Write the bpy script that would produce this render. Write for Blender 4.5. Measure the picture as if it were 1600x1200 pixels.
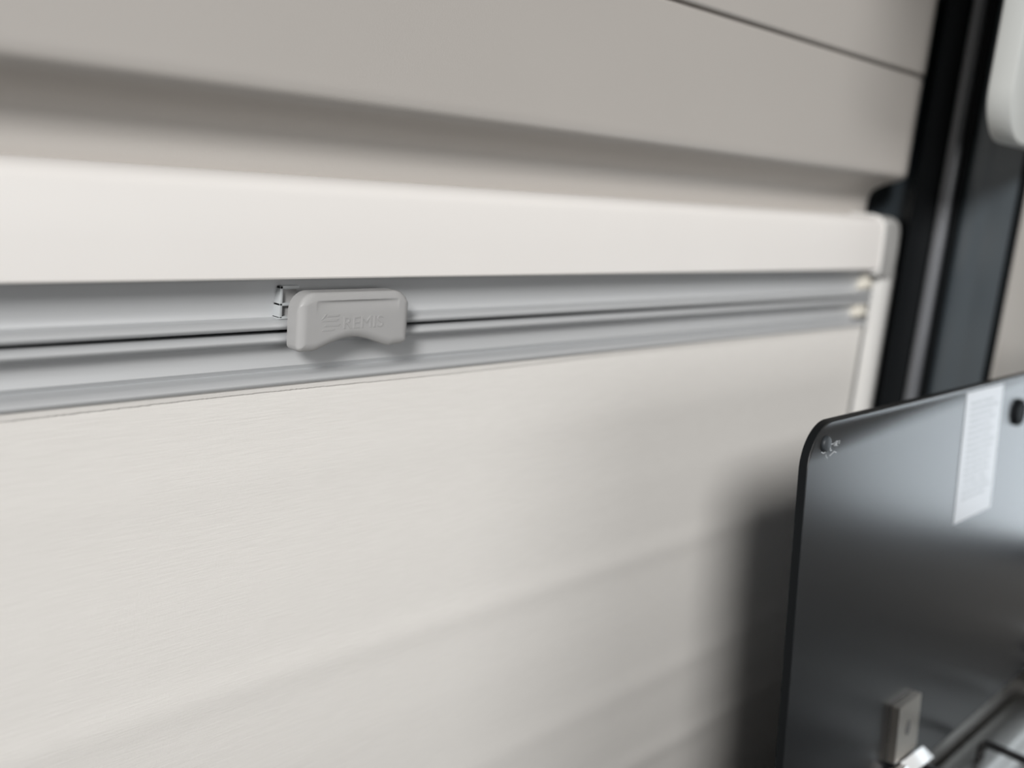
import bpy, bmesh, math, random
from mathutils import Vector, Matrix
random.seed(4)
for o in list(bpy.data.objects): bpy.data.objects.remove(o)
S = bpy.context.scene
COL = S.collection
Z0 = 1.295            # camera height above the van floor; z below is written relative to it

# ------------------------------------------------------------------ camera
F_PX = 1541.59
ax = Vector((1550, 195, -F_PX)).normalized()       # along the wall, in camera axes
az = Vector((640, 7100, F_PX)).normalized()        # up
ay = az.cross(ax)
cam = bpy.data.cameras.new('camera')
co = bpy.data.objects.new('camera', cam); COL.objects.link(co)
m = Matrix((ax, ay, az)).to_4x4()
m.translation = Vector((0, -0.413, Z0))
co.matrix_world = m
cam.sensor_width = 36; cam.lens = 36 * F_PX / 1600
cam.clip_start = 0.01
cam.dof.use_dof = True
cam.dof.focus_distance = 0.462
cam.dof.aperture_fstop = 3.9
S.camera = co

# ------------------------------------------------------------------ world and light
w = bpy.data.worlds.new('overcast'); S.world = w; w.use_nodes = True
bg = w.node_tree.nodes['Background']
bg.inputs[0].default_value = (0.90, 0.95, 1.0, 1); bg.inputs[1].default_value = 0.5

def area(name, loc, target, sx, sy, power, col):
    l = bpy.data.lights.new(name, 'AREA'); l.shape = 'RECTANGLE'; l.size = sx; l.size_y = sy
    l.energy = power; l.color = col
    o = bpy.data.objects.new(name, l); COL.objects.link(o)
    o.location = (loc[0], loc[1], loc[2] + Z0)
    d = Vector(target) - Vector(loc)
    o.rotation_euler = d.to_track_quat('-Z', 'Y').to_euler()
    return o
# hazy sun through a roof opening added for it, added fill light behind the opposite wall, small window of the rear door
sun = bpy.data.lights.new('hazy_sun', 'SUN'); sun.energy = 3.4; sun.angle = math.radians(12); sun.color = (1.0, 0.985, 0.965)
so = bpy.data.objects.new('hazy_sun', sun); COL.objects.link(so); so.location = (-2.0, -1.6, 3.2)
so.rotation_euler = Vector((0.248, 0.19, -0.138)).to_track_quat('-Z', 'Y').to_euler()
area('added_side_fill', (0.40, -1.80, 0.10), (0.40, 0, 0.10), 1.70, 0.55, 8.5, (1.0, 0.985, 0.965))  # unseen fill lamp added to even out the frontal light
area('door_window_daylight', (1.04, -0.355, -0.207), (-1, -0.355, -0.207), 0.28, 0.185, 0.40, (0.84, 0.93, 1.0))

S.view_settings.view_transform = 'Standard'
S.view_settings.look = 'None'
S.view_settings.gamma = 1
S.view_settings.use_curve_mapping = False
S.view_settings.exposure = 0.0

# ------------------------------------------------------------------ materials
def mat(name, col, rough=0.5, metal=0.0, spec=0.5, noise=0.0, nscale=30, bump=0.0, bscale=400, stretch=(1, 1, 1), **kw):
    M = bpy.data.materials.new(name); M.use_nodes = True
    nt = M.node_tree; b = nt.nodes['Principled BSDF']
    b.inputs['Base Color'].default_value = (*col, 1)
    b.inputs['Roughness'].default_value = rough
    b.inputs['Metallic'].default_value = metal
    b.inputs['Specular IOR Level'].default_value = spec
    for k, v in kw.items():
        b.inputs[k.replace('_', ' ')].default_value = v
    tc = nt.nodes.new('ShaderNodeTexCoord')
    mp = nt.nodes.new('ShaderNodeMapping'); mp.inputs['Scale'].default_value = stretch
    nt.links.new(tc.outputs['Object'], mp.inputs['Vector'])
    n = nt.nodes.new('ShaderNodeTexNoise'); n.inputs['Scale'].default_value = nscale; n.inputs['Detail'].default_value = 4
    nt.links.new(mp.outputs[0], n.inputs['Vector'])
    r = nt.nodes.new('ShaderNodeMixRGB'); r.blend_type = 'MULTIPLY'
    r.inputs['Color1'].default_value = (*col, 1)
    cr = nt.nodes.new('ShaderNodeValToRGB')
    lo = 1 - noise
    cr.color_ramp.elements[0].color = (lo, lo, lo, 1); cr.color_ramp.elements[1].color = (1, 1, 1, 1)
    cr.color_ramp.elements[0].position = 0.3; cr.color_ramp.elements[1].position = 0.7
    nt.links.new(n.outputs['Fac'], cr.inputs[0]); nt.links.new(cr.outputs[0], r.inputs['Color2'])
    r.inputs['Fac'].default_value = 1.0
    nt.links.new(r.outputs[0], b.inputs['Base Color'])
    if bump > 0:
        n2 = nt.nodes.new('ShaderNodeTexNoise'); n2.inputs['Scale'].default_value = bscale; n2.inputs['Detail'].default_value = 3
        nt.links.new(mp.outputs[0], n2.inputs['Vector'])
        bp = nt.nodes.new('ShaderNodeBump'); bp.inputs['Strength'].default_value = bump; bp.inputs['Distance'].default_value = 0.0005
        nt.links.new(n2.outputs['Fac'], bp.inputs['Height']); nt.links.new(bp.outputs[0], b.inputs['Normal'])
    return M
M_PANEL = mat('beige_wall_panel', (0.445, 0.42, 0.394), 0.45, noise=0.03, nscale=6, bump=0.15, bscale=900)
M_CASS = mat('white_plastic', (0.80, 0.775, 0.75), 0.38, noise=0.02, nscale=10)
M_RAIL = mat('white_rail_plastic', (0.60, 0.595, 0.58), 0.35, noise=0.02)
M_ALU = mat('satin_silver_aluminium', (0.50, 0.51, 0.52), 0.40, metal=0.15, noise=0.03, nscale=60, stretch=(0.05, 1, 1))
M_HANDLE = mat('grey_handle_plastic', (0.365, 0.363, 0.362), 0.42, noise=0.03, nscale=80, bump=0.1, bscale=2500)
M_CREAM = mat('cream_plastic', (0.66, 0.63, 0.56), 0.45, noise=0.03)
M_LATCH = mat('pale_latch_plastic', (0.46, 0.48, 0.49), 0.4, noise=0.02)
M_DARKHOLE = mat('dark_grey_plastic', (0.10, 0.10, 0.10), 0.5, noise=0.05)
M_RUBBER = mat('black_rubber', (0.006, 0.007, 0.008), 0.6, spec=0.06, noise=0.1, nscale=40)
M_BULB = mat('rubber_bulb_highlight', (0.12, 0.125, 0.135), 0.32, noise=0.06, nscale=40, stretch=(1, 1, .1))  # lighter grey carries the highlight along the black seal bulb
M_METAL = mat('dark_painted_metal', (0.050, 0.062, 0.072), 0.28, spec=0.6, noise=0.06, nscale=12)
M_BEIGE = mat('beige_door_trim', (0.32, 0.305, 0.285), 0.5, noise=0.03, nscale=8)
M_WHITE = mat('white_lacquer', (0.47, 0.485, 0.475), 0.35, noise=0.02)
M_CEIL = mat('off_white_ceiling', (0.30, 0.295, 0.285), 0.7, noise=0.03)
M_SHADE = mat('grey_wall_cloth', (0.22, 0.22, 0.22), 0.7, noise=0.05)
M_DARKEND = mat('charcoal_cab_end', (0.05, 0.05, 0.052), 0.8, noise=0.1)  # unseen cab end, kept dark to hold stray light off the blind
M_FLOOR = mat('grey_brown_floor', (0.10, 0.085, 0.07), 0.5, noise=0.3, nscale=9, stretch=(.2, 2, 1))
M_FRONT = mat('dark_grey_cabinet', (0.07, 0.07, 0.072), 0.45, noise=0.06)
M_WORK = mat('grey_worktop', (0.28, 0.27, 0.26), 0.4, noise=0.12, nscale=90)
M_STEEL = mat('brushed_steel', (0.36, 0.35, 0.335), 0.34, metal=1.0, noise=0.05, nscale=150, stretch=(.03, 1, 1))
M_TRAY = mat('dull_steel_tray', (0.25, 0.245, 0.235), 0.36, metal=1.0, noise=0.05, nscale=150, stretch=(.03, 1, 1))
M_HINGE = mat('warm_steel_plate', (0.62, 0.58, 0.53), 0.34, metal=1.0)
M_CHROME = mat('polished_chrome', (0.80, 0.80, 0.80), 0.08, metal=1.0)
M_GLINT = mat('plated_metal_glint', (0.92, 0.94, 0.95), 0.3, metal=0.2)  # near-white colour stands in for the glint on the hinge arm
M_BLACKWIRE = mat('black_enamel_wire', (0.012, 0.012, 0.013), 0.25, noise=0.05)
M_ETCH = mat('white_etched_print', (0.55, 0.58, 0.60), 0.6)
M_PADCLEAR = mat('dark_clear_pad', (0.035, 0.04, 0.045), 0.45, spec=0.25)

# smoked glass
M_GLASS = mat('smoked_glass', (0.06, 0.065, 0.072), 0.27, spec=0.5)
b = M_GLASS.node_tree.nodes['Principled BSDF']
b.inputs['Transmission Weight'].default_value = 0.85
b.inputs['IOR'].default_value = 1.52
M_GEDGE = mat('dark_glass_edge', (0.006, 0.007, 0.008), 0.5, spec=0.1)

# woven blind cloth: fine horizontal threads with a cross weave
def cloth():
    M = bpy.data.materials.new('woven_blind_cloth'); M.use_nodes = True
    nt = M.node_tree; b = nt.nodes['Principled BSDF']
    b.inputs['Roughness'].default_value = 0.75; b.inputs['Specular IOR Level'].default_value = 0.2
    tc = nt.nodes.new('ShaderNodeTexCoord')
    def tex(scale, nscale, detail=2):
        mp = nt.nodes.new('ShaderNodeMapping'); mp.inputs['Scale'].default_value = scale
        nt.links.new(tc.outputs['Object'], mp.inputs['Vector'])
        n = nt.nodes.new('ShaderNodeTexNoise'); n.inputs['Scale'].default_value = nscale; n.inputs['Detail'].default_value = detail
        nt.links.new(mp.outputs[0], n.inputs['Vector']); return n
    h = tex((0.06, 1, 1), 1100); v = tex((1, 1, 0.25), 1500)
    add = nt.nodes.new('ShaderNodeMath'); add.operation = 'ADD'
    nt.links.new(h.outputs['Fac'], add.inputs[0])
    mu = nt.nodes.new('ShaderNodeMath'); mu.operation = 'MULTIPLY'; mu.inputs[1].default_value = 0.5
    nt.links.new(v.outputs['Fac'], mu.inputs[0]); nt.links.new(mu.outputs[0], add.inputs[1])
    bp = nt.nodes.new('ShaderNodeBump'); bp.inputs['Strength'].default_value = 0.3; bp.inputs['Distance'].default_value = 0.0004
    nt.links.new(add.outputs[0], bp.inputs['Height']); nt.links.new(bp.outputs[0], b.inputs['Normal'])
    cr = nt.nodes.new('ShaderNodeValToRGB')
    cr.color_ramp.elements[0].position = 0.3; cr.color_ramp.elements[1].position = 0.7
    cr.color_ramp.elements[0].color = (0.728, 0.708, 0.678, 1); cr.color_ramp.elements[1].color = (0.758, 0.738, 0.708, 1)
    nt.links.new(h.outputs['Fac'], cr.inputs[0]); nt.links.new(cr.outputs[0], b.inputs['Base Color'])
    return M
M_CLOTH = cloth()

# printed sticker: white paper, rows of small grey print inside a margin (flat print)
def sticker_mat(w, h):
    M = bpy.data.materials.new('printed_paper_label'); M.use_nodes = True
    nt = M.node_tree; b = nt.nodes['Principled BSDF']; b.inputs['Roughness'].default_value = 0.35
    L = nt.links.new
    def mth(op, a, c=None):
        n = nt.nodes.new('ShaderNodeMath'); n.operation = op
        for i, v in enumerate((a, c)):
            if v is None: continue
            if isinstance(v, (int, float)): n.inputs[i].default_value = v
            else: L(v, n.inputs[i])
        return n.outputs[0]
    tc = nt.nodes.new('ShaderNodeTexCoord'); sp = nt.nodes.new('ShaderNodeSeparateXYZ'); L(tc.outputs['Object'], sp.inputs[0])
    x, z = sp.outputs['X'], sp.outputs['Z']
    row = mth('MULTIPLY', z, 1 / 0.0040)
    fr = mth('FRACT', row); line = mth('GREATER_THAN', fr, 0.45)
    rid = mth('FLOOR', row)
    wn = nt.nodes.new('ShaderNodeTexWhiteNoise'); wn.noise_dimensions = '1D'; L(rid, wn.inputs['W'])
    end = mth('MULTIPLY', wn.outputs['Value'], 0.012)
    right = mth('LESS_THAN', x, mth('SUBTRACT', w - 0.006, end))
    left = mth('GREATER_THAN', x, 0.0085)
    ink = mth('MULTIPLY', mth('MULTIPLY', line, right), left)
    ink = mth('MULTIPLY', ink, mth('MULTIPLY', mth('GREATER_THAN', z, 0.012), mth('LESS_THAN', z, h - 0.006)))
    nz = nt.nodes.new('ShaderNodeTexNoise'); nz.inputs['Scale'].default_value = 900; L(tc.outputs['Object'], nz.inputs['Vector'])
    ink = mth('MULTIPLY', ink, mth('GREATER_THAN', nz.outputs['Fac'], 0.43))
    mx = nt.nodes.new('ShaderNodeMixRGB'); L(ink, mx.inputs['Fac'])
    mx.inputs['Color1'].default_value = (0.43, 0.445, 0.47, 1); mx.inputs['Color2'].default_value = (0.27, 0.28, 0.30, 1)
    L(mx.outputs[0], b.inputs['Base Color'])
    return M

# ------------------------------------------------------------------ builders
def link_mesh(name, bm, material, parent=None, angle=35, origin=None, shift=None):
    if shift:
        for v in bm.verts: v.co = shift(v.co)
    bmesh.ops.recalc_face_normals(bm, faces=bm.faces)
    me = bpy.data.meshes.new(name)
    xs = [v.co for v in bm.verts]
    if parent is not None:
        org = Vector(parent['_org'])
    elif origin is not None:
        org = Vector(origin)
    else:
        lo = [min(c[i] for c in xs) for i in range(3)]; hi = [max(c[i] for c in xs) for i in range(3)]
        org = Vector(((lo[0] + hi[0]) / 2, (lo[1] + hi[1]) / 2, lo[2]))
    own = org
    if parent is not None and origin is not None: own = Vector(origin)
    for v in bm.verts: v.co -= own
    for f in bm.faces: f.smooth = True
    bm.to_mesh(me); bm.free()
    me.set_sharp_from_angle(angle=math.radians(angle))
    me.materials.append(material)
    o = bpy.data.objects.new(name, me); COL.objects.link(o)
    if parent is not None:
        o.parent = parent; o.location = own - org
    else:
        o.location = own + Vector((0, 0, Z0))
    o['_org'] = list(own)
    return o
def tag(o, label, cat, group=None):
    o['label'] = label; o['category'] = cat
    if group: o['group'] = group
    return o
def struct(o, label=None):
    o['kind'] = 'structure'
    if label: o['label'] = label
    return o
def thing(name, loc, label, cat, group=None):
    o = bpy.data.objects.new(name, None); COL.objects.link(o)
    o.empty_display_size = 0.02
    o.location = (loc[0], loc[1], loc[2] + Z0); o['_org'] = list(loc)
    return tag(o, label, cat, group)

def loft(bm, rings, closed=True, cap=True):
    """rings: list of lists of points, same count"""
    vs = [[bm.verts.new(p) for p in r] for r in rings]
    n = len(rings[0])
    for a, b_ in zip(vs[:-1], vs[1:]):
        for i in range(n if closed else n - 1):
            j = (i + 1) % n
            bm.faces.new((a[i], a[j], b_[j], b_[i]))
    if cap and closed:
        bm.faces.new(vs[0]); bm.faces.new(list(reversed(vs[-1])))
    return vs
def prism_x(prof, x0, x1, bm=None):
    bm = bm or bmesh.new()
    loft(bm, [[(x, y, z) for y, z in prof] for x in (x0, x1)])
    return bm
def prism_z(prof, z0, z1, bm=None):
    bm = bm or bmesh.new()
    loft(bm, [[(x, y, z) for x, y in prof] for z in (z0, z1)])
    return bm
def box(bm, x0, x1, y0, y1, z0, z1, bev=0.0, seg=2):
    g = bmesh.ops.create_cube(bm, size=1)
    vs = g['verts']
    for v in vs:
        v.co = Vector(((x0 + x1) / 2 + v.co.x * (x1 - x0), (y0 + y1) / 2 + v.co.y * (y1 - y0), (z0 + z1) / 2 + v.co.z * (z1 - z0)))
    if bev > 0:
        es = list({e for v in vs for e in v.link_edges})
        bmesh.ops.bevel(bm, geom=es, offset=bev, segments=seg, affect='EDGES', profile=0.5)
    return bm
def arc(cx, cy, r, a0, a1, n=10):
    return [(cx + r * math.cos(math.radians(a0 + (a1 - a0) * i / n)), cy + r * math.sin(math.radians(a0 + (a1 - a0) * i / n))) for i in range(n + 1)]
def tube(bm, pts, r, n=12):
    pts = [Vector(p) for p in pts]
    rings = []
    up = None
    for i, p in enumerate(pts):
        t = (pts[min(i + 1, len(pts) - 1)] - pts[max(i - 1, 0)]).normalized()
        if up is None: up = t.orthogonal().normalized()
        up = (up - t * up.dot(t)).normalized(); s = t.cross(up)
        rings.append([p + (up * math.cos(2 * math.pi * k / n) + s * math.sin(2 * math.pi * k / n)) * r for k in range(n)])
    loft(bm, rings)
    return bm
def smooth_path(pts, n=8):
    """catmull-rom"""
    P = [Vector(p) for p in pts]; P = [P[0]] + P + [P[-1]]; out = []
    for i in range(1, len(P) - 2):
        for k in range(n):
            t = k / n
            out.append(0.5 * ((2 * P[i]) + (P[i + 1] - P[i - 1]) * t + (2 * P[i - 1] - 5 * P[i] + 4 * P[i + 1] - P[i + 2]) * t * t + (-P[i - 1] + 3 * P[i] - 3 * P[i + 1] + P[i + 2]) * t ** 3))
    out.append(P[-2]); return out

ZF, ZC = -Z0, 0.62       # floor and ceiling
XL, XR = -2.7, 1.0       # cab end and rear door plane
YF = -1.75               # opposite wall

# ------------------------------------------------------------------ setting: shell
bm = bmesh.new(); box(bm, XL, XR + .1, YF - .05, .12, ZF - .04, ZF)
struct(link_mesh('floor', bm, M_FLOOR))
bm = bmesh.new()
for a in ((XL, XR + .1, -0.52, .12), (0.06, XR + .1, YF, -0.52), (XL, 0.06, YF, -1.69)):  # slabs leave an added opening so the sun reaches the wall
    box(bm, a[0], a[1], a[2], a[3], ZC, ZC + .04)
struct(link_mesh('ceiling', bm, M_CEIL))
bm = bmesh.new()
for a in ((XL, -0.66, ZF, ZC), (1.26, 1.40, ZF, ZC), (-0.66, 1.26, ZF, -0.185), (-0.66, 1.26, 0.385, ZC)):
    box(bm, a[0], a[1], YF - .04, YF, a[2], a[3])
struct(link_mesh('wall_front', bm, M_SHADE))
bm = bmesh.new(); box(bm, XL - .04, XL, YF, .12, ZF, ZC)
struct(link_mesh('wall_left', bm, M_DARKEND))

# visible wall: moulded lower panel with an overhanging lip and cove, running behind the blind
def catmull2(pts, n=6):
    return [(p.y, p.z) for p in smooth_path([(0, a, b) for a, b in pts], n)]
cove = catmull2([(-0.0400, 0.0330), (-0.0400, 0.0275), (-0.0388, 0.0232), (-0.0345, 0.0200), (-0.0260, 0.0172), (-0.0170, 0.0135), (-0.0105, 0.0080), (-0.0085, 0.0000), (-0.0085, -0.0075), (-0.0080, -0.0118)], 6)
prof = [(0.060, 0.1045), (-0.0375, 0.1045), (-0.0392, 0.1041), (-0.0400, 0.1030)] + cove + [(0.0195, -0.0118), (0.0195, -0.70), (0.0195, ZF), (0.060, ZF)]
XEND = 0.870
secs = [(XL, 0.0)]
for t in [0, .15, .3, .45, .6, .72, .82, .9, .96, 1.0]:
    secs.append((XEND - 0.035 + 0.035 * t, 0.026 * (1 - math.sqrt(1 - min(t, .999) ** 2))))
bm = bmesh.new()
loft(bm, [[(x, min(y + dy, 0.0195) if y < 0.0195 else y, z) for y, z in prof] for x, dy in secs])
wall = struct(link_mesh('wall_back', bm, M_PANEL, angle=30))
# upper panel, separate piece above the seam
bm = bmesh.new()
pr2 = [(0.060, 0.1062), (-0.0385, 0.1062), (-0.0402, 0.1066), (-0.0410, 0.1078), (-0.0410, 0.30), (-0.02, 0.45), (0.02, ZC), (0.060, ZC)]
loft(bm, [[(x, min(y + dy, 0.0195) if y < 0.0195 else y, z) for y, z in pr2] for x, dy in secs])
link_mesh('upper_panel', bm, M_PANEL, parent=wall, angle=30)
bm = bmesh.new(); box(bm, XL, XEND - .034, -0.034, 0.05, 0.1040, 0.1070)
link_mesh('seam_strip', bm, M_PANEL, parent=wall)
bm = bmesh.new(); box(bm, XEND - .001, 0.896, 0.019, 0.06, ZF, ZC)
link_mesh('end_strip', bm, M_PANEL, parent=wall)

# dark body pillar at the rear door
bm = prism_z([(0.896, 0.06), (0.896, -0.030), (0.866, -0.046), (0.864, -0.083), (0.862, -0.086), (0.861, -0.100), (0.8625, -0.1045), (0.861, -0.109), (0.861, -0.1255), (0.863, -0.1275), (0.95, -0.1285), (1.0, -0.1285), (1.0, 0.06)], ZF, ZC)
pil = struct(link_mesh('trim_1', bm, M_METAL, angle=40), 'dark grey painted door pillar')
bm = prism_z([(0.8605, -0.1262), (0.8600, -0.1290), (0.8625, -0.1302), (0.8680, -0.1300), (0.8680, -0.1262)], ZF, ZC)
link_mesh('edge_strip', bm, M_RUBBER, parent=pil)
bm = bmesh.new(); box(bm, 0.869, 0.9995, -0.1325, -0.1287, ZF, ZC, .001)
link_mesh('side_cladding', bm, M_BEIGE, parent=pil)

# rear door: beige trim with a window in it
def frame_x(bm, x0, x1, y0, y1, z0, z1, wy0, wy1, wz0, wz1, bev=0):
    box(bm, x0, x1, y0, y1, z0, wz0, bev); box(bm, x0, x1, y0, y1, wz1, z1, bev)
    box(bm, x0, x1, y0, wy0, wz0, wz1, bev); box(bm, x0, x1, wy1, y1, wz0, wz1, bev)
bm = bmesh.new()
frame_x(bm, XR, XR + .05, YF, -0.1286, ZF, ZC, -0.500, -0.210, -0.305, -0.110)
door = struct(link_mesh('door_1', bm, M_BEIGE), 'beige rear door trim')
bm = prism_z([(XR + .001, -0.155)] + arc(XR - .010, -0.168, .012, 70, 200, 8) + [(XR - .016, -0.19), (XR + .001, -0.205)], -0.38, 0.30)
link_mesh('trim_moulding', bm, M_BEIGE, parent=door)
bm = bmesh.new(); frame_x(bm, XR - .006, XR + .03, -0.510, -0.202, -0.313, -0.102, -0.498, -0.212, -0.303, -0.112, 0.002)
link_mesh('window_frame', bm, M_RUBBER, parent=door)

# ------------------------------------------------------------------ door seal
seal = thing('door_seal', (0.860, -0.062, ZF), 'black rubber door seal running up the edge of the dark pillar', 'door seal')
lip = [(0.8660, -0.0445), (0.8590, -0.0435), (0.8535, -0.0455), (0.8520, -0.0500), (0.8540, -0.0590), (0.8570, -0.0640), (0.8640, -0.0650)]
link_mesh('seal_lip', prism_z(lip, ZF, ZC), M_RUBBER, parent=seal, angle=50)
link_mesh('seal_bulb', prism_z(arc(0.8585, -0.0708, 0.0053, 70, 290, 16) + [(0.8645, -0.0755), (0.8645, -0.0660)], ZF, ZC), M_BULB, parent=seal, angle=50)
link_mesh('seal_flap', prism_z([(0.8640, -0.0765), (0.8600, -0.0770), (0.8580, -0.0800), (0.8590, -0.0838), (0.8640, -0.0845)], ZF, ZC), M_RUBBER, parent=seal, angle=50)

# ------------------------------------------------------------------ window blind
XB0, XB1 = -0.52, 0.857        # cloth and bars between the side rails
blind = thing('window_blind', (0.17, 0.0, -0.66), 'white cassette window blind with pale woven cloth pulled down below silver bars', 'window blind')
# cassette: flat top, rounded front edge, slightly sloped front
cp = [(0.0185, -0.0575), (0.0185, -0.0112), (-0.012, -0.0112)] + [(-0.0165 - 0.0125 * math.sin(math.radians(a)), -0.0200 + 0.0088 * math.cos(math.radians(a))) for a in range(0, 91, 10)][0:] + [(-0.0296, -0.0235), (-0.0303, -0.0400), (-0.0305, -0.0560), (-0.0300, -0.0568), (-0.0285, -0.0572), (-0.0270, -0.0555), (0.004, -0.0555), (0.004, -0.0575)]
cass = link_mesh('cassette', prism_x(cp, XB0 - .02, 0.845), M_CASS, parent=blind, angle=28)

def corner_cap(x_in, x_out, name='corner_cap'):
    """end cap: skin 1.4 mm proud of the cassette, rounded on its outer side, and running down to the rail"""
    s = 1 if x_out > x_in else -1
    t = 0.0014
    base = [(0.0186, -0.0640), (0.0186, -0.0112 + t), (-0.012, -0.0112 + t)] + [(-0.0165 - (0.0125 + t) * math.sin(math.radians(a)), -0.0200 + (0.0088 + t) * math.cos(math.radians(a))) for a in range(0, 91, 10)] + [(-0.0310, -0.0235), (-0.0317, -0.0400), (-0.0318, -0.0560), (-0.0312, -0.0640)]
    cy, cz = 0.0, -0.045
    W = abs(x_out - x_in); R = 0.020
    rings = []
    # thin proud lip at the inner edge, then slightly lower skin, then rounding over
    def ring(x, off, fade=1.0):
        out = []
        for y, z in base:
            xs_ = x - s * 1.6 * max(0.0, y + 0.0225) * fade if z > -0.03 else x
            yy = y + off if y < 0.0 else y
            zz = z - off * 0.9 if z > -0.03 else z
            if z < -0.0639: zz = -0.0615 - 0.34 * max(0.0, abs(x - x_in) - 0.018)
            if y < 0 and z > -0.03: pass
            out.append((xs_, min(yy, 0.0186), zz))
        return out
    rings.append(ring(x_in, 0.0012)); rings.append(ring(x_in + s * .0003, 0.0001)); rings.append(ring(x_in + s * .0016, -0.0002)); rings.append(ring(x_in + s * .0030, 0.0002)); rings.append(ring(x_in + s * .0042, 0.0010))
    for a in [0, 12, 24, 36, 48, 58, 68, 76, 83, 88]:
        d = R * (1 - math.cos(math.radians(a)))
        x = x_in + s * (W - R + R * math.sin(math.radians(a)))
        rings.append(ring(x, 0.0010 + d * 0.85, max(0, 1 - a / 50)))
    bm = bmesh.new(); loft(bm, rings)
    return link_mesh(name, bm, M_RAIL, parent=blind, angle=40)
corner_cap(0.8405, 0.8895)
corner_cap(XB0 + .01, XB0 - .04)

def rail(x0, s):
    """vertical side rail; half-round front"""
    pr = [(x0, 0.0185), (x0, -0.0185)] + [(x0 + s * (0.0148 - 0.0148 * math.cos(math.radians(a))), -0.0185 - 0.0118 * math.sin(math.radians(a))) for a in range(15, 180, 15)] + [(x0 + s * 0.0296, -0.0185), (x0 + s * 0.0296, 0.0185)]
    bm = prism_z(pr, -0.66, -0.0585)
    o = link_mesh('side_rail', bm, M_RAIL, parent=blind, angle=40)
    pg = [(x0 - s * .0012, 0.010), (x0 - s * .0012, -0.0188), (x0 + s * .0006, -0.0192), (x0 + s * .0006, 0.010)]
    link_mesh('brush_strip', prism_z(pg, -0.65, -0.064), M_DARKHOLE, parent=o)
rail(0.8592, 1); rail(XB0 - .002, -1)
# bottom sill rail of the frame
bm = prism_x([(0.0185, -0.66), (0.0185, -0.635), (-0.014, -0.635), (-0.020, -0.640), (-0.020, -0.655), (-0.016, -0.66)], XB0, 0.8585)
link_mesh('sill_rail', bm, M_RAIL, parent=blind)

# upper bar (screen pull bar) and lower bar (cloth pull bar): aluminium extrusions
BDY, BSZ = -0.0080, 0.9795      # bars stand forward of the rails' back line
def bar_pts(pts): return [(y + BDY, z * BSZ) for y, z in pts]
up = [(0.003, -0.0540), (-0.0098, -0.0540), (-0.0100, -0.0560), (-0.0098, -0.0606), (-0.0092, -0.0614), (-0.0090, -0.0622), (-0.0084, -0.0632), (-0.0070, -0.0680), (-0.0056, -0.0740), (-0.0050, -0.0776), (-0.0054, -0.0785), (-0.0074, -0.0788)] + [(-0.0096 - 0.0046 * math.sin(math.radians(a)), -0.0815 + 0.0025 * math.cos(math.radians(a))) for a in range(10, 171, 12)] + [(-0.0070, -0.0841), (0.003, -0.0841)]
bar_u = link_mesh('upper_bar', prism_x(bar_pts(up), XB0 + .003, 0.8560), M_ALU, parent=blind, angle=40)
lo = [(0.003, -0.0856), (-0.0070, -0.0856)] + [(-0.0096 - 0.0046 * math.sin(math.radians(a)), -0.0882 + 0.0026 * math.cos(math.radians(a))) for a in range(10, 171, 12)] + [(-0.0084, -0.0911), (-0.0064, -0.0922), (-0.0054, -0.0950), (-0.0054, -0.1000), (-0.0060, -0.1030), (-0.0058, -0.1034), (-0.0036, -0.1054), (-0.0034, -0.1058), (-0.0078, -0.1062), (-0.0086, -0.1064)] + [(-0.0092 - 0.0040 * math.sin(math.radians(a)), -0.1090 + 0.0026 * math.cos(math.radians(a))) for a in range(15, 176, 12)] + [(-0.0080, -0.1120), (0.003, -0.1120)]
bar_l = link_mesh('lower_bar', prism_x(bar_pts(lo), XB0 + .003, 0.8540), M_ALU, parent=blind, angle=35)
bm = bmesh.new(); box(bm, XB0 + .003, 0.8535, BDY - 0.0066, BDY + .002, -0.0858 * BSZ, -0.0839 * BSZ)
link_mesh('gap_shade_strip', bm, M_RUBBER, parent=bar_l)  # added black strip stands in for the shade inside the bar gap
# moulded end caps seated in the bar channels
for par, z0, z1, x0, x1 in ((bar_u, -0.0775, -0.0622, 0.8400, 0.8558), (bar_l, -0.1030, -0.0918, 0.8370, 0.8538)):
    bm = bmesh.new()
    box(bm, x0, x1, BDY - 0.0118, BDY - 0.004, z0 * BSZ, z1 * BSZ, 0.0012)
    box(bm, x0 + .002, x1, BDY - 0.0134, BDY - 0.011, (z0 + .002) * BSZ, (z0 + z1) / 2 * BSZ, 0.0006)
    e = link_mesh('bar_end_cap', bm, M_CREAM, parent=par)
# cloth, with soft horizontal memory folds
folds = [(-0.262, .0011, .010), (-0.372, .0015, .012), (-0.445, .0016, .010), (-0.205, .0005, .008), (-0.318, .0006, .010), (-0.52, .0014, .012), (-0.59, .0012, .01), (-0.155, .0004, .012)]
def cloth_y(x, z):
    y = -0.0176
    for fz, amp, wd in folds:
        c = fz + 0.004 * math.sin(x * 3.1 + fz * 40)
        u = (z - c) / wd
        y -= amp * (0.55 + 0.45 * math.sin(x * 2.3 + fz * 70)) * math.exp(-u * u) * (1 if u > 0 else 1)
    y += 0.0010 * math.sin(x * 4.0 + 1.0) * math.sin((z + .11) * 6)
    return y
bm = bmesh.new()
nx, nz = 90, 210
grid = [[bm.verts.new((XB0 + (XB1 - XB0) * i / nx, cloth_y(XB0 + (XB1 - XB0) * i / nx, -0.1082 - 0.527 * j / nz), -0.1082 - 0.527 * j / nz)) for i in range(nx + 1)] for j in range(nz + 1)]
for j in range(nz):
    for i in range(nx):
        bm.faces.new((grid[j][i], grid[j + 1][i], grid[j + 1][i + 1], grid[j][i + 1]))
link_mesh('cloth', bm, M_CLOTH, parent=blind, angle=80)
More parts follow.
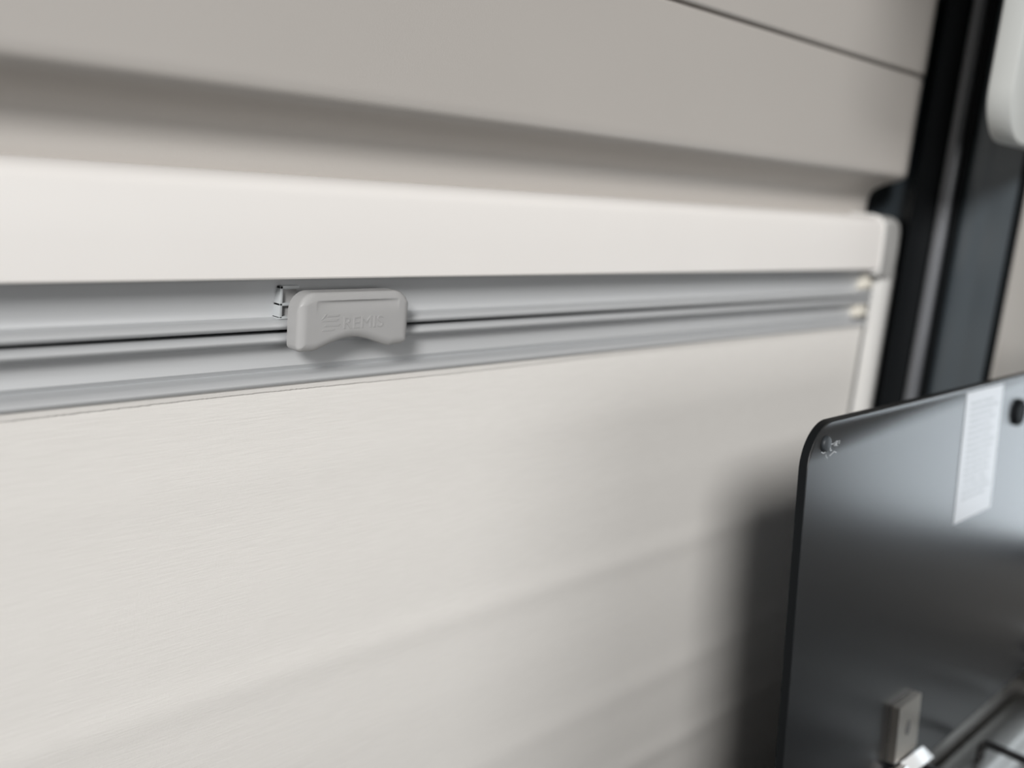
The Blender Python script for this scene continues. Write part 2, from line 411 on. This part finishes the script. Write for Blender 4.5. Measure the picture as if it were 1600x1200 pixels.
# raw cut hem of the cloth tucked under the lower bar
bm = bmesh.new()
N = 1300; vt = []
for i in range(N + 1):
    x = XB0 + .004 + (0.850 - XB0) * i / N
    zz = -0.1117 - 0.00028 * random.random() - 0.0004 * math.sin(x * 21)
    y = cloth_y(x, zz) - 0.0009
    vt.append([bm.verts.new((x, y - .0006, -0.1085)), bm.verts.new((x, y, zz)), bm.verts.new((x, y + .0009, zz))])
for a, b_ in zip(vt[:-1], vt[1:]):
    bm.faces.new((a[0], a[1], b_[1], b_[0])); bm.faces.new((a[1], a[2], b_[2], b_[1]))
link_mesh('raw_hem', bm, M_CLOTH, parent=blind, angle=30)

# ------------------------------------------------------------------ pull handle on the bars
hx0, hx1 = 0.2545, 0.3205
def h_top(x):
    zt = -0.0642
    r = 0.0095
    if x < hx0 + r: d = hx0 + r - x; return zt - (r - math.sqrt(max(r * r - d * d, 0)))
    if x > hx1 - r: d = x - hx1 + r; return zt - (r - math.sqrt(max(r * r - d * d, 0)))
    return zt
def h_bot(x):
    zb = -0.0924
    a0, a1 = 0.2640, 0.3092
    z = zb
    if a0 < x < a1:
        u = (x - a0) / (a1 - a0)
        z = zb + 0.0056 * math.sin(math.pi * u) ** 1.25
    if x >= a1:
        z = zb + 0.0008 * (x - a1) / (hx1 - a1)
    r = 0.0032
    if x < hx0 + r: d = hx0 + r - x; z += r - math.sqrt(max(r * r - d * d, 0))
    if x > hx1 - r: d = x - hx1 + r; z += (r - math.sqrt(max(r * r - d * d, 0)))
    return z
handle = thing('pull_handle', (0.2815, -0.0225, -0.0905), 'grey plastic pull handle with embossed lettering clipped over the silver bars', 'handle')
def h_y(x, z):
    d = min(x - hx0, hx1 - x, h_top(x) - z, z - h_bot(x))
    R = 0.0046; d = max(0, min(d, R))
    y = -0.0262 + 0.0030 * (1 - math.sqrt(max(0, 1 - (1 - d / R) ** 2)))
    # the front bulges a little at the top rim; a finger scoop is sunk under the rim
    u = (x - 0.2885) / 0.0245
    if abs(u) < 1:
        k = (1 - u * u) ** 0.5
        q = (-0.0680 - z)
        if q > 0: y += 0.0013 * k * (1 - math.exp(-q / 0.0007)) * math.exp(-(q / 0.0040) ** 2)
        else: y += 0.0013 * k * max(0, 1 - (-q) / 0.0006) * 0.0
    return y
HS = lambda c: Vector((c.x * BSZ, c.y + BDY, c.z * BSZ))
NX, NZ = 150, 84
bm = bmesh.new(); g = []
for i in range(NX + 1):
    t = i / NX
    te = 0.5 - 0.5 * math.cos(math.pi * t)
    te = 0.35 * te + 0.65 * t
    x = hx0 + (hx1 - hx0) * te
    xx = min(max(x, hx0 + 1e-5), hx1 - 1e-5)
    zt, zb = h_top(xx), h_bot(xx)
    col = []
    for j in range(NZ + 1):
        s = j / NZ; se = 0.5 - 0.5 * math.cos(math.pi * s); se = 0.4 * se + 0.6 * s
        z = zt + (zb - zt) * se
        col.append(bm.verts.new((x, h_y(x, z), z)))
    g.append(col)
for i in range(NX):
    for j in range(NZ):
        bm.faces.new((g[i][j], g[i][j + 1], g[i + 1][j + 1], g[i + 1][j]))
loop = [g[i][0] for i in range(NX + 1)] + [g[NX][j] for j in range(1, NZ + 1)] + [g[i][NZ] for i in range(NX - 1, -1, -1)] + [g[0][j] for j in range(NZ - 1, 0, -1)]
back = [bm.verts.new((v.co.x, -0.0165, v.co.z)) for v in loop]
for i in range(len(loop)):
    j = (i + 1) % len(loop)
    bm.faces.new((loop[i], loop[j], back[j], back[i]))
bm.faces.new(back)
link_mesh('grip', bm, M_HANDLE, parent=handle, shift=HS, angle=50)
# latch housing seen beside the grip
bm = bmesh.new()
lx0, lx1 = 0.2535, 0.2640
box(bm, lx0, lx0 + .0016, -0.0110, -0.0050, -0.0785, -0.0628, .0003)
box(bm, lx0, lx1, -0.0110, -0.0050, -0.0644, -0.0628, .0003)
box(bm, lx0, lx1, -0.0110, -0.0050, -0.0725, -0.0711, .0003)
box(bm, lx0, lx1, -0.0110, -0.0050, -0.0789, -0.0775, .0003)
lat = link_mesh('latch_housing', bm, M_LATCH, parent=handle, shift=HS)
bm = bmesh.new(); box(bm, lx0 + .001, lx1, -0.0085, -0.0050, -0.0780, -0.0635)
link_mesh('latch_recess', bm, M_HANDLE, parent=lat, shift=HS)
# stem joining grip and bar
bm = bmesh.new(); box(bm, 0.262, 0.312, -0.018, -0.0058, -0.0840, -0.0680, .001)
link_mesh('clip_stem', bm, M_HANDLE, parent=handle, shift=HS)
# embossed lettering
fc = bpy.data.curves.new('lettering', 'FONT'); fc.body = 'REMIS'; fc.size = 0.0086; fc.extrude = 0.00020; fc.bevel_depth = 0.00005; fc.space_character = 1.02
fo = bpy.data.objects.new('lettering_src', fc); COL.objects.link(fo)
dg = bpy.context.evaluated_depsgraph_get(); dg.update()
me = bpy.data.meshes.new_from_object(fo.evaluated_get(dg))
bm = bmesh.new(); bm.from_mesh(me); bpy.data.objects.remove(fo); bpy.data.meshes.remove(me)
for v in bm.verts:
    x, y, z = v.co
    v.co = Vector((0.2788 + x * 1.10, -0.0262 - z, -0.0818 + y * 0.96))
link_mesh('embossed_lettering', bm, M_HANDLE, parent=handle, shift=HS, angle=30)
# emblem: slanted stripes forming a rounded globe
bm = bmesh.new()
ecx, ecz = 0.2718, -0.0786
for k, (dx0, dx1, dz, hh) in enumerate(((-0.0022, 0.0042, 0.0034, .0009), (-0.0050, 0.0036, 0.0012, .0010), (-0.0034, 0.0048, -0.0012, .0010), (-0.0046, 0.0016, -0.0034, .0009))):
    sl = 0.0009
    pts = [(ecx + dx0, ecz + dz - hh / 2), (ecx + dx1, ecz + dz - hh / 2), (ecx + dx1 + sl, ecz + dz + hh / 2), (ecx + dx0 + sl, ecz + dz + hh / 2)]
    loft(bm, [[(x, y, z) for x, z in pts] for y in (-0.02640, -0.0260)])
pts = [(ecx - .0052, ecz + .0016), (ecx - .0044, ecz + .0016), (ecx - .0020, ecz + .0042), (ecx - .0028, ecz + .0042)]
loft(bm, [[(x, y, z) for x, z in pts] for y in (-0.02640, -0.0260)])
link_mesh('embossed_emblem', bm, M_HANDLE, parent=handle, shift=HS, angle=30)

# ------------------------------------------------------------------ white panel beside the pillar
wp = []
x0, x1, zb, zt, r = 0.7235, 0.990, 0.0490, 0.46, 0.036
out = [(x1, zb), (x1, zt)] + arc(x0 + r, zt - r, r, 90, 180, 10) + arc(x0 + r, zb + r, r, 180, 270, 14)
bm = bmesh.new()
def inset(poly, d):
    cx, cz = (x0 + x1) / 2, (zb + zt) / 2
    o_ = []
    for x, z in poly:
        sx = (1 - 2 * d / (x1 - x0)); sz = (1 - 2 * d / (zt - zb))
        o_.append((cx + (x - cx) * sx, cz + (z - cz) * sz))
    return o_
loft(bm, [[(x, y, z) for x, z in inset(out, d)] for y, d in ((-0.1395, .0012), (-0.1400, .0004), (-0.1412, 0), (-0.1548, 0), (-0.1560, .0005), (-0.1566, .0018))])
tag(link_mesh('white_panel', bm, M_WHITE, angle=40), 'thick white panel with a rounded lower corner beside the dark pillar', 'panel')

# ------------------------------------------------------------------ kitchen unit with hob and raised glass lid
KT = -0.395
kit = thing('kitchen_unit', (0.73, -0.46, ZF), 'dark grey kitchen unit with grey worktop standing below the raised glass lid', 'cabinet')
bm = bmesh.new(); box(bm, 0.448, 0.985, -0.730, -0.185, ZF, KT - .03, .003)
link_mesh('body', bm, M_FRONT, parent=kit)
for a, b_ in ((0.47, 0.7235), (0.7265, 0.98)):
    bm = bmesh.new(); box(bm, a, b_, -0.748, -0.7305, ZF + .08, KT - .04, .003)
    d = link_mesh('door', bm, M_FRONT, parent=kit)
    bm = bmesh.new(); tube(bm, [(a + .06, -0.748, KT - .10), (a + .06, -0.77, KT - .10), (b_ - .06, -0.77, KT - .10), (b_ - .06, -0.748, KT - .10)], .005)
    link_mesh('handle', bm, M_STEEL, parent=d)
bm = bmesh.new(); box(bm, 0.440, 0.990, -0.755, -0.180, KT - .03, KT, .004)
link_mesh('worktop', bm, M_WORK, parent=kit)
bm = bmesh.new(); box(bm, 0.445, 0.985, -0.2035, -0.1985, KT, -0.3635, .001)
link_mesh('upstand', bm, M_STEEL, parent=kit)

hob = thing('hob', (0.68, -0.45, KT), 'brushed steel hob tray with rounded rims let into the grey worktop', 'hob')
def rrect(cx, cy, hx, hy, r, n=6):
    p = []
    for sx, sy, a in ((1, 1, 0), (-1, 1, 90), (-1, -1, 180), (1, -1, 270)):
        p += arc(cx + sx * (hx - r), cy + sy * (hy - r), r, a, a + 90, n)
    return p
bm = bmesh.new()
hc = (0.675, -0.445)
rings = []
for dx, dz, rr in ((0.200, 0.0004, .03), (0.200, 0.006, .03), (0.1985, 0.0078, .03), (0.1955, 0.0082, .028), (0.180, 0.0082, .026), (0.177, 0.0070, .025), (0.1745, 0.0030, .024), (0.172, 0.0016, .023), (0.166, 0.0014, .022), (0.163, 0.0026, .021), (0.158, 0.0026, .02)):
    rings.append([(x, y, KT + dz) for x, y in rrect(hc[0], hc[1], dx, dx * 1.20, rr)])
loft(bm, rings)
link_mesh('tray', bm, M_TRAY, parent=hob, angle=40)
for by in (-0.33, -0.56):
    bm = bmesh.new()
    rg = []
    for rr, zz in ((0.036, .0026), (0.036, .010), (0.034, .012), (0.024, .012), (0.023, .016), (0.020, .018)):
        rg.append([(0.675 + rr * math.cos(2 * math.pi * k / 24), by + rr * math.sin(2 * math.pi * k / 24), KT + zz) for k in range(24)])
    loft(bm, rg); link_mesh('burner', bm, M_BLACKWIRE, parent=hob, angle=40)

# pan support: bent black wire resting on the tray
def bent(pts, r, n=6):
    """polyline with rounded corners"""
    P = [Vector(p) for p in pts]; out = [P[0]]
    for a, b_, c in zip(P[:-2], P[1:-1], P[2:]):
        u = (a - b_).normalized(); v = (c - b_).normalized()
        p0 = b_ + u * r; p1 = b_ + v * r
        for k in range(n + 1):
            t = k / n
            out.append((1 - t) ** 2 * p0 + 2 * t * (1 - t) * b_ + t * t * p1)
    out.append(P[-1]); return out
sup = thing('pan_support', (0.66, -0.45, KT + .0026), 'black wire pan support standing on the steel hob', 'pan support')
zw = KT + 0.0215
for xx in (0.585, 0.6525, 0.72):
    bm = bmesh.new()
    tube(bm, bent([(xx, -0.2215, KT + .0086), (xx, -0.2215, zw), (xx, -0.668, zw), (xx, -0.668, KT + .0086)], .006), .0029)
    link_mesh('wire', bm, M_BLACKWIRE, parent=sup)
for yy in (-0.275, -0.445, -0.615):
    bm = bmesh.new(); tube(bm, [(0.583, yy, zw - .004), (0.722, yy, zw - .004)], .0020)
    link_mesh('cross_wire', bm, M_BLACKWIRE, parent=sup)

# glass lid, leaning back a little; (u, v) = along the wall, up from the hinge line
GK = 0.08
gx0, gx1, gzt, gzb, gr = 0.4455, 0.950, -0.1105, -0.361, 0.0235
def gy(z): return -0.190 + GK * (z + 0.119)
gn = Vector((0, -1, GK)).normalized()
lid = thing('glass_lid', (0.64, gy(gzb), gzb), 'smoked glass hob lid with rounded corner raised upright in front of the blind', 'glass lid')
def gpt(x, z, off): return Vector((x, gy(z), z)) + gn * off
gout = [(gx1, gzb), (gx1, gzt - gr)] + arc(gx1 - gr, gzt - gr, gr, 0, 90, 10)[1:] + arc(gx0 + gr, gzt - gr, gr, 90, 180, 16) + [(gx0, gzb)]
def ginset(d):
    cx, cz = (gx0 + gx1) / 2, (gzt + gzb) / 2
    return [(cx + (x - cx) * (1 - 2 * d / (gx1 - gx0)), cz + (z - cz) * (1 - 2 * d / (gzt - gzb))) for x, z in gout]
bm = bmesh.new()
loft(bm, [[gpt(x, z, off) for x, z in ginset(d)] for off, d in ((-.0048, .0007), (-.0043, 0), (-.0005, 0), (0, .0007))])
pane = link_mesh('pane', bm, M_GLASS, parent=lid, angle=30)
# darkened ground edge (rim between the two faces)
bm = bmesh.new()
loft(bm, [[gpt(x, z, off) for x, z in ginset(d)] for off, d in ((-.0046, -.00015), (-.0002, -.00015))], cap=False)
link_mesh('ground_edge', bm, M_GEDGE, parent=pane, angle=30)

# paper label on the glass
sw, sh = 0.0655, 0.0870
bm = bmesh.new()
sx0, sz0 = 0.6485, -0.2005
loft(bm, [[gpt(x, z, off) for x, z in ((sx0, sz0), (sx0 + sw, sz0), (sx0 + sw, sz0 + sh), (sx0, sz0 + sh))] for off in (.0001, .0003)])
st = link_mesh('paper_label', bm, sticker_mat(sw, sh), parent=lid, origin=(sx0, gy(sz0), sz0))
st['label'] = 'white printed paper label'
# rubber bumpers
def disc(cx, cz, rings, material, name, par, n=28):
    bm = bmesh.new()
    loft(bm, [[gpt(cx + r * math.cos(2 * math.pi * k / n), cz + r * math.sin(2 * math.pi * k / n), off) for k in range(n)] for r, off in rings])
    return link_mesh(name, bm, material, parent=par, angle=35)
d = disc(0.7490, -0.1370, ((.0098, .0001), (.0098, .0018), (.0090, .0030), (.0075, .0034), (.0068, .0027), (.0050, .0026)), M_RUBBER, 'rubber_bumper', lid)
d['label'] = 'black round rubber bumper'
disc(0.4625, -0.1216, ((.0041, .0001), (.0041, .0009), (.0036, .0016), (.0022, .0019)), M_PADCLEAR, 'clear_bumper', lid)
# etched safety mark beside the small bumper
bm = bmesh.new()
def stroke(a, b_, wd=.00034):
    a = Vector(a); b_ = Vector(b_); t = (b_ - a).normalized(); s = Vector((-t.y, t.x)) * wd / 2
    p = [a - s, b_ - s, b_ + s, a + s]
    loft(bm, [[gpt(q.x, q.y, off) for q in p] for off in (.00006, .00016)])
mx, mz = 0.4680, -0.1262
def st_(pts):
    for a, b_ in zip(pts[:-1], pts[1:]): stroke((mx + a[0] * 1.9, mz + a[1] * 1.05), (mx + b_[0] * 1.9, mz + b_[1] * 1.05))
u = 0.001
st_([(1.6 * u, 3.4 * u), (0.2 * u, 3.0 * u), (0.2 * u, 0.2 * u), (1.0 * u, 0.0)])
st_([(2.2 * u, 3.8 * u), (2.2 * u, 2.0 * u)])
st_([(3.0 * u, 1.6 * u), (3.0 * u, 4.0 * u), (4.0 * u, 4.0 * u), (4.0 * u, 3.0 * u), (3.0 * u, 2.8 * u), (4.1 * u, 1.6 * u)])
st_([(5.0 * u, 4.2 * u), (5.0 * u, 2.4 * u)])
st_([(0.0 * u, -2.4 * u), (2.4 * u, -0.9 * u), (3.8 * u, -1.7 * u)])
st_([(-2.2 * u, -1.2 * u), (-2.0 * u, -2.4 * u), (-1.2 * u, -3.2 * u)])
st_([(-4.8 * u, 0.6 * u), (-3.6 * u, -0.3 * u), (-2.2 * u, 0.2 * u)])
st_([(-0.6 * u, 5.6 * u), (-0.4 * u, 4.2 * u), (-1.0 * u, 2.6 * u)])
e = link_mesh('etched_mark', bm, M_ETCH, parent=lid, angle=30); e['label'] = 'pale etched mark'

# lid hinges: steel plate on the glass, knuckle, and arm down to the hob
def hinge(cx):
    hg = link_mesh('hinge_plate', (lambda bm: box_on_glass(bm, cx - .016, cx + .016, -0.3400, -0.3028, .0002, .0052))(bmesh.new()), M_HINGE, parent=lid, angle=40)
    bm = bmesh.new()
    loft(bm, [[gpt(cx +   .0042 * math.cos(2 * math.pi * k / 16) * .8 - .001, -0.3205 + .0052 * math.sin(2 * math.pi * k / 16), off) for k in range(16)] for off in (.0048, .0055)])
    link_mesh('slot', bm, M_DARKHOLE, parent=hg)
    bm = bmesh.new()
    p = gpt(cx, -0.347, .006)
    tube(bm, [(cx - .018, p.y, p.z), (cx + .018, p.y, p.z)], .0052, 18)
    link_mesh('hinge_knuckle', bm, M_CHROME, parent=hg, angle=40)
    bm = bmesh.new()
    tube(bm, [(cx - .022, p.y - .006, p.z - .014), (cx + .010, p.y - .006, p.z - .014)], .0050, 18)
    link_mesh('hinge_pin', bm, M_CHROME, parent=hg, angle=40)
    bm = bmesh.new()
    box(bm, cx - .021, cx - .0175, p.y - .012, p.y + .010, KT + .0095, p.z - .003, .0008)
    link_mesh('hinge_bracket', bm, M_BLACKWIRE, parent=hg)
    bm = bmesh.new(); box(bm, cx + .0175, cx + .021, p.y - .012, p.y + .010, KT + .0095, p.z - .003, .0008)
    link_mesh('hinge_bracket', bm, M_BLACKWIRE, parent=hg)
    bm = bmesh.new()
    q = [Vector((cx - .0075, -0.2140, -0.3400)), Vector((cx + .0225, -0.2150, -0.3400)), Vector((cx + .0245, -0.2225, -0.3450)), Vector((cx - .0055, -0.2215, -0.3450))]
    nq = Vector((0, -.56, .83))
    loft(bm, [[p_ - nq * .004 for p_ in q], [p_ - nq * .0004 for p_ in q], [p_ * .96 + sum(q, Vector()) * .01 for p_ in q]])
    link_mesh('hinge_arm', bm, M_GLINT, parent=hg)
def box_on_glass(bm, x0, x1, z0, z1, o0, o1):
    r = .003
    pl = [(x1, z0), (x1, z1 - r * .3), (x1 - r * .3, z1), (x0 + r * .3, z1), (x0, z1 - r * .3), (x0, z0)]
    loft(bm, [[gpt(x, z, off) for x, z in pl] for off in (o0, o1)])
    return bm
hinge(0.5945); hinge(0.895)

for o in bpy.data.objects:
    if '_org' in o: del o['_org']
